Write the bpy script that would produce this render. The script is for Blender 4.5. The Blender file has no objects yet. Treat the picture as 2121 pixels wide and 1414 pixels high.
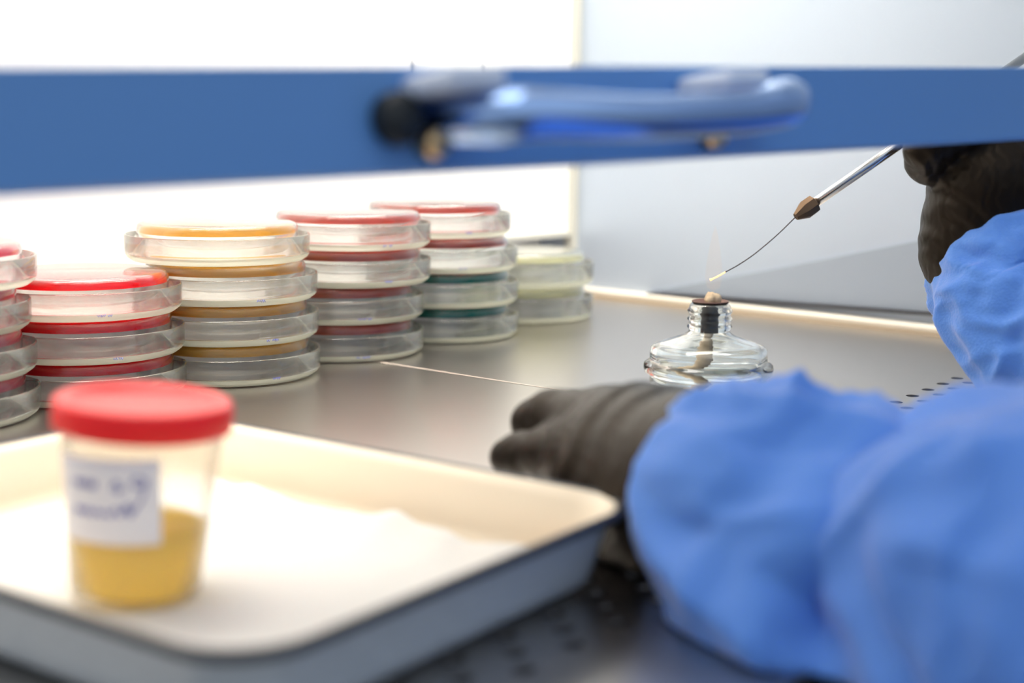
import bpy, bmesh, math, random
import numpy as np
from mathutils import Vector, Matrix, noise
random.seed(4)
sc = bpy.context.scene
COL = sc.collection

# ------------------------------------------------------------------ camera
H = 0.1304
FPX, CX, CY = 2946.0, 1060.5, 707.0
PITCH, ROLL = math.radians(8.67), math.radians(0.7)
_R0 = Vector((1, 0, 0)); _U0 = Vector((0, math.sin(PITCH), math.cos(PITCH)))
CF = Vector((0, math.cos(PITCH), -math.sin(PITCH)))
CU = _U0 * math.cos(ROLL) - _R0 * math.sin(ROLL)
CR = _R0 * math.cos(ROLL) + _U0 * math.sin(ROLL)
EYE = Vector((0, 0, H))
cd = bpy.data.cameras.new('camera'); cam = bpy.data.objects.new('camera', cd); COL.objects.link(cam)
cam.matrix_world = Matrix(((CR.x, CU.x, -CF.x, 0), (CR.y, CU.y, -CF.y, 0), (CR.z, CU.z, -CF.z, H), (0, 0, 0, 1)))
cd.sensor_fit = 'HORIZONTAL'; cd.sensor_width = 36.0; cd.lens = 36.0 * FPX / 2121.0
cd.clip_start = 0.01; cd.clip_end = 50
cd.dof.use_dof = True; cd.dof.focus_distance = 0.675; cd.dof.aperture_fstop = 50.0 / 1000 / 0.0084
sc.camera = cam

# ------------------------------------------------------------------ world, lamps, exposure
w = bpy.data.worlds.new('world'); sc.world = w; w.use_nodes = True
w.node_tree.nodes['Background'].inputs[0].default_value = (0.82, 0.90, 1.0, 1)
w.node_tree.nodes['Background'].inputs[1].default_value = 0.50
# the laboratory in front of the cabinet: bright above bench height, dim below it
_n = w.node_tree.nodes; _tc = _n.new('ShaderNodeTexCoord'); _sx = _n.new('ShaderNodeSeparateXYZ'); _mr = _n.new('ShaderNodeMapRange')
_mr.inputs['From Min'].default_value = -.12; _mr.inputs['From Max'].default_value = .25; _mr.inputs['To Min'].default_value = .16; _mr.inputs['To Max'].default_value = .78
w.node_tree.links.new(_tc.outputs['Generated'], _sx.inputs[0]); w.node_tree.links.new(_sx.outputs['Z'], _mr.inputs['Value'])
w.node_tree.links.new(_mr.outputs[0], _n['Background'].inputs[1])
def area(name, loc, target, sx, sy, power, color):
    l = bpy.data.lights.new(name, 'AREA'); l.shape = 'RECTANGLE'; l.size = sx; l.size_y = sy
    l.energy = power; l.color = color
    o = bpy.data.objects.new(name, l); COL.objects.link(o); o.location = loc
    o.rotation_euler = (Vector(target) - Vector(loc)).to_track_quat('-Z', 'X').to_euler()
    return o
# the cabinet's fluorescent tubes under its roof
l_ = area('cabinet_lamp', (-0.10, 0.66, 0.62), (-0.24, 0.80, 0.10), 0.12, 1.0, 7.0, (1.0, 0.94, 0.84)); l_.data.spread = math.radians(92)
area('cabinet_lamp', (-0.05, 0.42, 0.64), (-0.05, 0.42, 0.0), 0.35, 0.6, 1.5, (1.0, 0.96, 0.90))
sc.view_settings.view_transform = 'Standard'; sc.view_settings.look = 'None'
sc.view_settings.exposure = 0.0; sc.view_settings.gamma = 1.0
cy = sc.cycles
cy.max_bounces = 24; cy.transmission_bounces = 20; cy.transparent_max_bounces = 24
cy.diffuse_bounces = 4; cy.glossy_bounces = 8
cy.sample_clamp_indirect = 6.0; cy.use_denoising = True
cy.blur_glossy = 0.5

# ------------------------------------------------------------------ helpers
def ray(x, y): return CF * FPX + CR * (x - CX) - CU * (y - CY)
def ground(x, y, z=0.0):
    d = ray(x, y); return EYE + d * ((z - H) / d.z)
def at(x, y, dep): return EYE + ray(x, y) * (dep / FPX)

def tag(o, label=None, cat=None, group=None, kind=None):
    if label: o['label'] = label
    if cat: o['category'] = cat
    if group: o['group'] = group
    if kind: o['kind'] = kind
    return o
def empty(name, loc, label, cat, group=None, rz=0):
    o = bpy.data.objects.new(name, None); COL.objects.link(o)
    o.location = loc; o.rotation_euler = (0, 0, rz); o.empty_display_size = 0.02
    return tag(o, label, cat, group)
def mesh(name, V, F, m=None, parent=None, smooth=True, local=True):
    """local: the vertices are given in the parent's own frame, else in the world's"""
    me = bpy.data.meshes.new(name); me.from_pydata([tuple(v) for v in V], [], [tuple(int(i) for i in f) for f in F])
    me.update()
    bm = bmesh.new(); bm.from_mesh(me); bmesh.ops.recalc_face_normals(bm, faces=bm.faces); bm.to_mesh(me); bm.free()
    if smooth: me.polygons.foreach_set('use_smooth', [True] * len(me.polygons))
    for mm in (m if isinstance(m, (list, tuple)) else [m]):
        if mm: me.materials.append(mm)
    o = bpy.data.objects.new(name, me); COL.objects.link(o)
    if parent:
        o.parent = parent
        if not local:
            o.matrix_parent_inverse = (Matrix.Translation(parent.location) @ parent.rotation_euler.to_matrix().to_4x4()).inverted()
    return o
def edge_sharp(o, ang=35):
    me = o.data; bm = bmesh.new(); bm.from_mesh(me)
    for e in bm.edges:
        if len(e.link_faces) == 2 and e.calc_face_angle(0) > math.radians(ang): e.smooth = False
    bm.to_mesh(me); bm.free(); return o
class MB:
    def __init__(s): s.V = []; s.F = []
    def add(s, V, F):
        k = len(s.V); s.V += [Vector(v) for v in V]; s.F += [tuple(i + k for i in f) for f in F]; return s
    def box(s, c, ax, ay, az):
        c = Vector(c); ax, ay, az = Vector(ax), Vector(ay), Vector(az)
        V = [c + ax * i + ay * j + az * k for i in (-1, 1) for j in (-1, 1) for k in (-1, 1)]
        return s.add(V, [(0, 1, 3, 2), (4, 6, 7, 5), (0, 4, 5, 1), (2, 3, 7, 6), (0, 2, 6, 4), (1, 5, 7, 3)])
    def build(s, name, m, parent=None, smooth=False, local=True): return mesh(name, s.V, s.F, m, parent, smooth, local)
def lathe(P, seg=72, rfun=None):
    """P: (r, z) profile; r = 0 at an end closes the axis"""
    V = []; F = []; rows = []
    for i, (r, z) in enumerate(P):
        if r < 1e-7: rows.append([len(V)]); V.append((0, 0, z))
        else:
            row = []
            for k in range(seg):
                a = 2 * math.pi * k / seg; rr = r * (rfun(a, z, i) if rfun else 1)
                row.append(len(V)); V.append((rr * math.cos(a), rr * math.sin(a), z))
            rows.append(row)
    for A, B in zip(rows, rows[1:]):
        for k in range(seg):
            j = (k + 1) % seg
            if len(A) == 1 and len(B) == 1: continue
            if len(A) == 1: F.append((A[0], B[k], B[j]))
            elif len(B) == 1: F.append((A[k], A[j], B[0]))
            else: F.append((A[k], A[j], B[j], B[k]))
    return V, F
def tube(P, R, seg=12, caps=True):
    P = [Vector(p) for p in P]; n = len(P)
    if not isinstance(R, (list, tuple)): R = [R] * n
    V = []; F = []; up = None
    for i in range(n):
        t = (P[min(i + 1, n - 1)] - P[max(i - 1, 0)]).normalized()
        if up is None: up = t.orthogonal().normalized()
        up = (up - t * up.dot(t)).normalized(); s = t.cross(up)
        for k in range(seg):
            a = 2 * math.pi * k / seg
            V.append(P[i] + (up * math.cos(a) + s * math.sin(a)) * R[i])
    for i in range(n - 1):
        for k in range(seg):
            j = (k + 1) % seg
            F.append((i * seg + k, i * seg + j, (i + 1) * seg + j, (i + 1) * seg + k))
    if caps:
        F.append(tuple(range(seg))[::-1]); F.append(tuple((n - 1) * seg + k for k in range(seg)))
    return V, F
def spline(P, n):
    """Catmull-Rom through points that may carry extra numbers"""
    P = [np.array(p, float) for p in P]; Q = [2 * P[0] - P[1]] + P + [2 * P[-1] - P[-2]]; out = []
    m = len(P) - 1
    for i in range(n):
        u = i / (n - 1) * m; k = min(int(u), m - 1); t = u - k
        a, b, c, d = Q[k:k + 4]
        out.append(0.5 * (2 * b + (c - a) * t + (2 * a - 5 * b + 4 * c - d) * t * t + (3 * b - a - 3 * c + d) * t ** 3))
    return out

# ------------------------------------------------------------------ materials
def mat(name, color=(.8, .8, .8), rough=.5, metal=0, trans=0, ior=1.45, spec=.5, coat=0, emis=None, estr=0, sub=0):
    m = bpy.data.materials.new(name); m.use_nodes = True
    b = m.node_tree.nodes['Principled BSDF']
    b.inputs['Base Color'].default_value = (*color, 1); b.inputs['Roughness'].default_value = rough
    b.inputs['Metallic'].default_value = metal; b.inputs['Transmission Weight'].default_value = trans
    b.inputs['IOR'].default_value = ior; b.inputs['Specular IOR Level'].default_value = spec
    b.inputs['Coat Weight'].default_value = coat
    if emis: b.inputs['Emission Color'].default_value = (*emis, 1); b.inputs['Emission Strength'].default_value = estr
    m.diffuse_color = (*color, 1)
    return m
def nd(m, t, **kw):
    n = m.node_tree.nodes.new(t)
    for k, v in kw.items():
        if k in n.inputs: n.inputs[k].default_value = v
        else: setattr(n, k, v)
    return n
def lk(m, a, b): m.node_tree.links.new(a, b)
def bsdf(m): return m.node_tree.nodes['Principled BSDF']
def out(m): return m.node_tree.nodes['Material Output']
def coords(m, scale=(1, 1, 1), rot=(0, 0, 0), which='Object'):
    tc = nd(m, 'ShaderNodeTexCoord'); mp = nd(m, 'ShaderNodeMapping')
    mp.inputs['Scale'].default_value = scale; mp.inputs['Rotation'].default_value = rot
    lk(m, tc.outputs[which], mp.inputs['Vector']); return mp.outputs['Vector']
def bump_noise(m, scale, strength, dist=.001, detail=4, vec=None):
    n = nd(m, 'ShaderNodeTexNoise', Scale=scale, Detail=detail)
    if vec is not None: lk(m, vec, n.inputs['Vector'])
    bp = nd(m, 'ShaderNodeBump', Strength=strength, Distance=dist)
    lk(m, n.outputs['Fac'], bp.inputs['Height']); lk(m, bp.outputs['Normal'], bsdf(m).inputs['Normal']); return bp
def add_translucent(m, color, fac):
    tr = nd(m, 'ShaderNodeBsdfTranslucent', Color=(*color, 1)); mx = nd(m, 'ShaderNodeMixShader', Fac=fac)
    lk(m, bsdf(m).outputs[0], mx.inputs[1]); lk(m, tr.outputs[0], mx.inputs[2]); lk(m, mx.outputs[0], out(m).inputs[0])
    return mx
def pane_glass(name, tint=(1, 1, 1), k=1.0, extra=0.0, rough=.0):
    """thin clear sheet: transparent, with a Fresnel reflection"""
    m = mat(name, tint, .05); nt = m.node_tree
    tp = nd(m, 'ShaderNodeBsdfTransparent', Color=(*tint, 1)); gl = nd(m, 'ShaderNodeBsdfGlossy', Roughness=rough)
    fr = nd(m, 'ShaderNodeFresnel', IOR=1.5); ml = nd(m, 'ShaderNodeMath', operation='MULTIPLY_ADD')
    lk(m, fr.outputs[0], ml.inputs[0]); ml.inputs[1].default_value = k; ml.inputs[2].default_value = extra
    ge = nd(m, 'ShaderNodeNewGeometry'); fb = nd(m, 'ShaderNodeMath', operation='SUBTRACT'); fb.inputs[0].default_value = 1.0
    lk(m, ge.outputs['Backfacing'], fb.inputs[1]); ff = nd(m, 'ShaderNodeMath', operation='MULTIPLY')
    lk(m, fb.outputs[0], ff.inputs[0]); lk(m, ml.outputs[0], ff.inputs[1]); ml = ff
    mx = nd(m, 'ShaderNodeMixShader'); lk(m, ml.outputs[0], mx.inputs[0]); lk(m, tp.outputs[0], mx.inputs[1]); lk(m, gl.outputs[0], mx.inputs[2])
    lk(m, mx.outputs[0], out(m).inputs[0]); return m

def steel(name, color, rough, ang, streak=.06):
    m = mat(name, color, rough, metal=1.0)
    vec = coords(m, (12, 900, 900), (0, 0, ang))
    n = nd(m, 'ShaderNodeTexNoise', Scale=1.0, Detail=3); lk(m, vec, n.inputs['Vector'])
    r = nd(m, 'ShaderNodeMapRange'); r.inputs['To Min'].default_value = rough - streak * .5; r.inputs['To Max'].default_value = rough + streak * .5
    lk(m, n.outputs['Fac'], r.inputs['Value']); lk(m, r.outputs[0], bsdf(m).inputs['Roughness'])
    bp = nd(m, 'ShaderNodeBump', Strength=.02, Distance=.0003); lk(m, n.outputs['Fac'], bp.inputs['Height']); lk(m, bp.outputs[0], bsdf(m).inputs['Normal'])
    return m

WDIR = Vector((0.61, 0.792, 0)).normalized()          # along the back wall and the front opening
SDIR = Vector((0.2116, -0.188, 0)).normalized()       # along the end wall
M = {}
M['steel'] = steel('brushed_steel', (.50, .47, .44), .29, -math.atan2(SDIR.y, SDIR.x))
M['steel_dark'] = mat('dark_steel', (.10, .11, .14), .5, metal=.6)
M['slot'] = mat('slot_enamel', (.50, .50, .53), .5)
M['steel_wall'] = steel('satin_steel', (.47, .53, .62), .42, 0); bsdf(M['steel_wall']).inputs['Metallic'].default_value = .35
M['reflection_grey'] = mat('worktop_reflection', (.31, .35, .41), .55, metal=.2)
M['white_wall'] = mat('white_enamel', (.93, .92, .89), .45)
bump_noise(M['white_wall'], 60, .03)
M['white_post'] = mat('white_post', (.52, .51, .46), .4)
M['strip'] = mat('polished_trim', (.80, .74, .64), .3, metal=.4)
M['tan_edge'] = mat('tan_sealant', (.45, .36, .26), .6)
M['roof'] = mat('roof_panel', (.75, .75, .74), .6)
M['blue_bar'] = mat('blue_enamel', (.11, .29, .66), .38)
bump_noise(M['blue_bar'], 400, .04)
M['chrome'] = mat('polished_handle', (.36, .53, .88), .16, metal=1.0)
M['white_plastic'] = mat('white_plastic', (.62, .70, .86), .3)
M['black_knob'] = mat('black_knob', (.012, .016, .02), .5)
M['brass'] = mat('glint_brass', (.75, .52, .28), .3, metal=1)
M['pane'] = pane_glass('window_glass', (.985, .99, .99))
m = M['dish'] = mat('clear_polystyrene', (.985, .99, .985), .0, trans=1.0, ior=1.45)
tp = nd(m, 'ShaderNodeBsdfTransparent', Color=(.975, .98, .97, 1)); mx = nd(m, 'ShaderNodeMixShader', Fac=.16)
lk(m, bsdf(m).outputs[0], mx.inputs[1]); lk(m, tp.outputs[0], mx.inputs[2]); lk(m, mx.outputs[0], out(m).inputs[0])
m = M['lid_edge'] = mat('edge_glow_polystyrene', (.92, .92, .74), .2)
tl = nd(m, 'ShaderNodeBsdfTranslucent', Color=(.95, .97, .84, 1)); mx = nd(m, 'ShaderNodeMixShader', Fac=.6)
lk(m, bsdf(m).outputs[0], mx.inputs[1]); lk(m, tl.outputs[0], mx.inputs[2])
tp = nd(m, 'ShaderNodeBsdfTransparent', Color=(.96, .98, .92, 1)); m2 = nd(m, 'ShaderNodeMixShader', Fac=.45)
lk(m, mx.outputs[0], m2.inputs[1]); lk(m, tp.outputs[0], m2.inputs[2]); lk(m, m2.outputs[0], out(m).inputs[0])
def agar(name, c, fac=.68):
    m = mat(name, c, .12, spec=.5); add_translucent(m, tuple(min(1, x * 1.35) for x in c), fac); return m
M['amber'] = agar('amber_agar', (.74, .50, .13))
M['pink'] = agar('brick_pink_agar', (.56, .17, .13))
M['teal'] = agar('teal_agar', (.01, .25, .22))
M['pale'] = agar('pale_agar', (.80, .77, .58))
M['red'] = agar('red_agar', (.74, .02, .03))
M['magenta'] = agar('magenta_agar', (.66, .09, .16))
M['ink'] = mat('blue_ink', (.10, .12, .42), .6)
M['bottle'] = mat('greenish_glass', (.96, .988, .975), .0, trans=1.0, ior=1.47)
M['spirit'] = mat('clear_spirit', (.90, .97, .93), .0, trans=1.0, ior=1.36)
M['burnt'] = mat('scorched_metal', (.035, .028, .028), .4, metal=.7); bump_noise(M['burnt'], 900, .3)
M['rim_rust'] = mat('scorched_rim', (.16, .09, .075), .45, metal=.6); bump_noise(M['rim_rust'], 1500, .4)
M['wick'] = mat('cotton_wick', (.86, .66, .44), .85); bump_noise(M['wick'], 1400, .7, .0006)
M['collar'] = mat('tarnished_brass', (.12, .075, .045), .42, metal=.8)
n_ = nd(M['collar'], 'ShaderNodeTexNoise', Scale=420, Detail=6); rp = nd(M['collar'], 'ShaderNodeValToRGB')
rp.color_ramp.elements[0].color = (.055, .035, .025, 1); rp.color_ramp.elements[1].color = (.26, .16, .09, 1)
rp.color_ramp.elements[0].position = .35; rp.color_ramp.elements[1].position = .7
lk(M['collar'], n_.outputs['Fac'], rp.inputs[0]); lk(M['collar'], rp.outputs[0], bsdf(M['collar']).inputs['Base Color'])
M['rod'] = mat('steel_rod', (.72, .70, .68), .18, metal=1.0)
M['wire'] = mat('dark_wire', (.08, .07, .07), .35, metal=.9)
M['hot'] = mat('glowing_wire', (1, .6, .25), .5, emis=(1.0, .50, .13), estr=2.6)
M['lid_red'] = mat('red_plastic', (.93, .018, .022), .36, spec=.4)
m = M['cup'] = mat('frosted_plastic', (.95, .95, .93), .22, trans=.9, ior=1.10)
tp = nd(m, 'ShaderNodeBsdfTransparent', Color=(.98, .98, .97, 1)); mx = nd(m, 'ShaderNodeMixShader', Fac=.45)
lk(m, bsdf(m).outputs[0], mx.inputs[1]); lk(m, tp.outputs[0], mx.inputs[2]); lk(m, mx.outputs[0], out(m).inputs[0])
M['urine'] = mat('yellow_liquid', (1.0, .74, .14), .15); add_translucent(M['urine'], (1.0, .84, .24), .7)
M['sticker'] = mat('paper_sticker', (.84, .83, .88), .7)
M['enamel'] = mat('cream_enamel', (.88, .75, .57), .24)
M['enamel_out'] = mat('grey_enamel', (.56, .62, .68), .35)
n_ = nd(M['enamel_out'], 'ShaderNodeTexNoise', Scale=55, Detail=3); rp = nd(M['enamel_out'], 'ShaderNodeValToRGB')
rp.color_ramp.elements[0].color = (.36, .41, .46, 1); rp.color_ramp.elements[1].color = (.58, .65, .72, 1)
lk(M['enamel_out'], n_.outputs['Fac'], rp.inputs[0]); lk(M['enamel_out'], rp.outputs[0], bsdf(M['enamel_out']).inputs['Base Color'])
M['rim_dark'] = mat('dark_rim', (.035, .037, .05), .4)
M['tissue'] = mat('white_tissue', (.94, .92, .88), .9); add_translucent(M['tissue'], (.9, .88, .84), .25)
bump_noise(M['tissue'], 120, .25, .001)
M['socket'] = mat('white_socket', (.88, .87, .84), .4)
M['gasket'] = mat('grey_gasket', (.08, .08, .085), .6)

# black nitrile glove
m = M['glove'] = mat('black_nitrile', (.010, .0068, .0045), .42, spec=.21); bsdf(m).inputs['Specular Tint'].default_value = (1, .82, .66, 1)
vec = coords(m, (1, 1, 1)); nz = nd(m, 'ShaderNodeTexNoise', Scale=60, Detail=3); lk(m, vec, nz.inputs['Vector'])
wv = nd(m, 'ShaderNodeTexWave', Scale=55, Distortion=9, Detail=2); wv.inputs['Detail Scale'].default_value = 1.4; lk(m, vec, wv.inputs['Vector'])
ml = nd(m, 'ShaderNodeMath', operation='MULTIPLY'); lk(m, nz.outputs['Fac'], ml.inputs[0]); lk(m, wv.outputs['Fac'], ml.inputs[1])
bp = nd(m, 'ShaderNodeBump', Strength=.35, Distance=.0012); lk(m, ml.outputs[0], bp.inputs['Height']); lk(m, bp.outputs[0], bsdf(m).inputs['Normal'])
# blue nonwoven gown
m = M['gown'] = mat('blue_nonwoven', (.14, .36, .90), .62, spec=.3)
bsdf(m).inputs['Sheen Weight'].default_value = .7; bsdf(m).inputs['Sheen Roughness'].default_value = .45; bsdf(m).inputs['Sheen Tint'].default_value = (.85, .88, 1, 1)
vec = coords(m)
v1 = nd(m, 'ShaderNodeTexVoronoi', Scale=900); lk(m, vec, v1.inputs['Vector'])
n2 = nd(m, 'ShaderNodeTexNoise', Scale=180, Detail=5); lk(m, vec, n2.inputs['Vector'])
ad = nd(m, 'ShaderNodeMath', operation='MULTIPLY_ADD'); lk(m, n2.outputs['Fac'], ad.inputs[0]); ad.inputs[1].default_value = 1.5; lk(m, v1.outputs['Distance'], ad.inputs[2])
bp = nd(m, 'ShaderNodeBump', Strength=.3, Distance=.0006); lk(m, ad.outputs[0], bp.inputs['Height']); lk(m, bp.outputs[0], bsdf(m).inputs['Normal'])
add_translucent(m, (.01, .27, 1.0), .30)
# flame
m = M['flame'] = mat('spirit_flame', (1, .7, .5)); nt = m.node_tree
em = nd(m, 'ShaderNodeEmission', Color=(1.0, .62, .36, 1), Strength=1.0); tp = nd(m, 'ShaderNodeBsdfTransparent')
lw = nd(m, 'ShaderNodeLayerWeight', Blend=.35); mr = nd(m, 'ShaderNodeMapRange'); mr.inputs['From Min'].default_value = 1; mr.inputs['From Max'].default_value = 0.2
mr.inputs['To Min'].default_value = 0.0; mr.inputs['To Max'].default_value = .05
lk(m, lw.outputs['Facing'], mr.inputs['Value'])
mx = nd(m, 'ShaderNodeMixShader'); lk(m, mr.outputs[0], mx.inputs[0]); lk(m, tp.outputs[0], mx.inputs[1]); lk(m, em.outputs[0], mx.inputs[2]); lk(m, mx.outputs[0], out(m).inputs[0])

# ------------------------------------------------------------------ setting: walls, roof, worktop
CORNER = Vector((0.0452, 1.1203, 0)); CORNER = ground(1186, 604)
S0 = ground(1228, 612); S1 = ground(1940, 692); SDIR = (S1 - S0).normalized()
CORNER = S0 - SDIR * 0.022
BN = Vector((WDIR.y, -WDIR.x, 0))                      # back wall normal, into the cabinet
SN = Vector((SDIR.y, -SDIR.x, 0));                     # end wall normal, into the cabinet
if SN.y > 0: SN = -SN
UPV = Vector((0, 0, 1))
ZB = 0.043                                             # air slot under the back wall
d = ray(1166, 490); t = (CORNER - EYE).dot(BN) / d.dot(BN); ZB = (EYE + d * t).z
def struct(name, mb, m, smooth=False):
    o = mb.build(name, m, None, smooth); o['kind'] = 'structure'; return o
TOPZ = 0.68
c = CORNER - WDIR * 0.65 - BN * 0.006
struct('wall_back', MB().box(c + UPV * ((TOPZ + ZB) / 2), WDIR * 0.65, BN * 0.006, UPV * ((TOPZ - ZB) / 2)), M['white_wall'])
lip = MB().box(c + UPV * (ZB + .002) + BN * .0075, WDIR * 0.65, BN * 0.0015, UPV * .002)
tr = struct('trim_1', lip, M['white_post'])
struct('wall_plenum', MB().box(CORNER - WDIR * .60 - BN * .036 + UPV * .035, WDIR * .75, BN * .004, UPV * .05), M['slot'])
c = CORNER + SDIR * 0.55 - SN * 0.006
struct('wall_side', MB().box(c + UPV * (TOPZ / 2 - .02), SDIR * 0.66, SN * 0.006, UPV * (TOPZ / 2 + .02)), M['steel_wall'])
struct('trim_2', MB().box(CORNER + SDIR * .0015 + SN * .0030 + UPV * (TOPZ / 2), SDIR * .0045, SN * .0030, UPV * (TOPZ / 2)), M['white_post'])
# polished trim rail along the foot of the end wall, with its tan sealant
L0, L1 = CORNER + SDIR * .012, CORNER + SDIR * 1.0
prof = [(0, .0005), (.0075, .0005), (.0088, .002), (.0088, .0040), (.0072, .0054), (.0045, .0058), (0, .0058)]
def sweep_line(prof, A, B, n, u):
    V = []; F = []
    for P in (A, B):
        for (a, b) in prof: V.append(P + n * a + u * b)
    k = len(prof)
    for i in range(k): j = (i + 1) % k; F.append((i, j, k + j, k + i))
    F.append(tuple(range(k))); F.append(tuple(range(k, 2 * k))[::-1]); return V, F
mb = MB().add(*sweep_line(prof, L0 + UPV * .001, L1 + UPV * .001, SN, UPV)); struct('trim_3', mb, M['strip'])
mb = MB().box((L0 + L1) / 2 + SN * .0045 + UPV * .0008, (L1 - L0) / 2, SN * .0049, UPV * .0007); struct('trim_4', mb, M['tan_edge'])
# grey wedge standing in for the worktop reflected in the end wall
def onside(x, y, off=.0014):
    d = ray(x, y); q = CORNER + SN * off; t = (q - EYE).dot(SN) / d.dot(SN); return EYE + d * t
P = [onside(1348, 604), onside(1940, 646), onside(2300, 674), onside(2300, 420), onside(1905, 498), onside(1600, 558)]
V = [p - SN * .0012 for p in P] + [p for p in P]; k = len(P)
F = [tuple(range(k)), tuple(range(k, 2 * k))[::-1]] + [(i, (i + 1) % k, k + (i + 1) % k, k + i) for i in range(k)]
o = mesh('reflection_wedge', V, F, M['reflection_grey'], smooth=False)
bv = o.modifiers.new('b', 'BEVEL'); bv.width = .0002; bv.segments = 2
tag(o, 'grey wedge plate standing in for the worktop reflection in the end wall, above the pale rail', 'plate')
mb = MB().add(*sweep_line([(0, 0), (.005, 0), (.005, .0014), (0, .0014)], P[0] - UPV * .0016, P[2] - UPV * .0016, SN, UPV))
mb.build('lower_edge', mat('dark_edge', (.06, .055, .06), .4, metal=.4), o)
# roof of the cabinet
cc = CORNER - WDIR * .55 + SDIR * .25
struct('ceiling', MB().box(cc + UPV * (TOPZ + .006), WDIR * .75, SDIR * .30, UPV * .006), M['roof'])
# dark sump under the worktop
struct('floor', MB().box((0, .75, -.045), (1.1, 0, 0), (0, .75, 0), (0, 0, .002)), M['steel_dark'])

def lattice(O, U, V, a0, a1, b0, b1, r, MBo, skip=()):
    """perforated strip: one cell a hole"""
    N = 24
    for a in range(a0, a1 + 1):
        for b in range(b0, b1 + 1):
            c = O + U * a + V * b; Vv = []; Fv = []
            sq = []
            for (p, q) in ((-.5, -.5), (.5, -.5), (.5, .5), (-.5, .5)): sq.append(c + U * p + V * q)
            ring = []
            per = N // 4
            for i in range(4):
                for k in range(per): ring.append(sq[i].lerp(sq[(i + 1) % 4], k / per))
            a00 = math.atan2((sq[0] - c).y, (sq[0] - c).x)
            s = 1 if (sq[1] - c).cross(sq[0] - c).z < 0 else -1
            for k in range(N):
                d_ = ring[k] - c; an = math.atan2(d_.y, d_.x)
                Vv.append(ring[k]); Vv.append(c + Vector((math.cos(an), math.sin(an), 0)) * r)
            for k in range(N):
                j = (k + 1) % N; Fv.append((2 * k, 2 * j, 2 * j + 1, 2 * k + 1))
            MBo.add(Vv, Fv)
def finish_plate(o):
    bm = bmesh.new(); bm.from_mesh(o.data); bmesh.ops.remove_doubles(bm, verts=bm.verts, dist=1e-5)
    for f in bm.faces:
        f.normal_update()
        if f.normal.z < 0: f.normal_flip()
    bm.to_mesh(o.data); bm.free()
    s = o.modifiers.new('t', 'SOLIDIFY'); s.thickness = .0015; s.offset = -1
def isect(A, da, B, db):
    k = da.x * db.y - da.y * db.x; t = ((B.x - A.x) * db.y - (B.y - A.y) * db.x) / k; return A + da * t
J0, J1 = ground(800, 752.5), ground(1160, 808); JD = (J1 - J0).normalized()
JN = Vector((-JD.y, JD.x, 0)); JN = JN if JN.y > 0 else -JN
GAP = JN * .0006
U = Vector((.0127, .01725, 0)); Ud = U.normalized()
# near panel
OA = ground(1217, 1202); VA = Vector((.0021, -.0115, 0))
A = MB(); a0, a1, b0, b1 = -9, 1, -1, 3
lattice(OA, U, VA, a0, a1, b0, b1, .0031, A)
bl = OA + VA * (b0 - .5); fl = OA + VA * (b1 + .5)
pj = isect(J0 - GAP, JD, bl, U); pf = isect(J0 - GAP, JD, fl, U); far = J0 - GAP - JD * .6
c00, c10, c11, c01 = bl + U * (a0 - .5), bl + U * (a1 + .5), fl + U * (a1 + .5), fl + U * (a0 - .5)
left_b, left_f = bl + U * -26, fl + U * -26
A.add([far, pj, c10, c00, left_b, far - Ud * .6], [(0, 1, 2, 3, 4, 5)])
A.add([c10, pj, pf, c11], [(0, 1, 2, 3)])
A.add([left_b, c00, c01, left_f], [(0, 1, 2, 3)])
dn = VA * 6
A.add([left_f, c01, c11, pf, isect(J0 - GAP, JD, fl + dn, U), left_f + dn], [(0, 1, 2, 3, 4, 5)]); FRONT = fl + dn
o = A.build('worktop_panel', M['steel']); finish_plate(o)
tag(o, 'brushed steel worktop panel carrying the enamel tray, with vent holes along its front', 'worktop', 'steel worktop panels')
# far panel
OB = ground(1856, 832.8); VB = Vector((.0015, -.0140, 0))
B = MB(); a0, a1, b0, b1 = -2, 9, 0, 2
lattice(OB, U, VB, a0, a1, b0, b1, .0033, B)
bl = OB + VB * (b0 - .5); fl = OB + VB * (b1 + .5)
pj = isect(J0 + GAP, JD, bl, U); pf = isect(J0 + GAP, JD, fl, U); far = J0 + GAP - JD * .6
SWP = CORNER + SN * .0005
ps, psf = isect(bl, U, SWP, SDIR), isect(fl, U, SWP, SDIR)
c00, c10, c11, c01 = bl + U * (a0 - .5), bl + U * (a1 + .5), fl + U * (a1 + .5), fl + U * (a0 - .5)
cb = CORNER - BN * .031
B.add([far, pj, c00, c10, ps, SWP, cb, cb - WDIR * .9], [(0, 1, 2, 3, 4, 5, 6, 7)])
B.add([pj, pf, c01, c00], [(0, 1, 2, 3)]); B.add([c10, c11, psf, ps], [(0, 1, 2, 3)])
B.add([pf, isect(J0 + GAP, JD, FRONT, U), isect(FRONT, U, SWP, SDIR), psf, c11, c01], [(0, 1, 2, 3, 4, 5)])
o = B.build('worktop_panel', M['steel']); finish_plate(o)
tag(o, 'brushed steel worktop panel carrying the spirit lamp and running to the end wall', 'worktop', 'steel worktop panels')
# light worn edge of the joint
w0, w1 = J0 - JD * .03, J0 + JD * .15
V = [w0 + JN * .0022 + UPV * .0001, w0 - JN * .0002 + UPV * .0001, w1 + UPV * .0001, w1 + JN * .0004 + UPV * .0001]
mesh('joint_edge', V, [(0, 1, 2, 3)], mat('bare_edge', (.72, .60, .52), .45, metal=.5), o, smooth=False)['label'] = 'bright bevelled edge of the panel joint'

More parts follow.
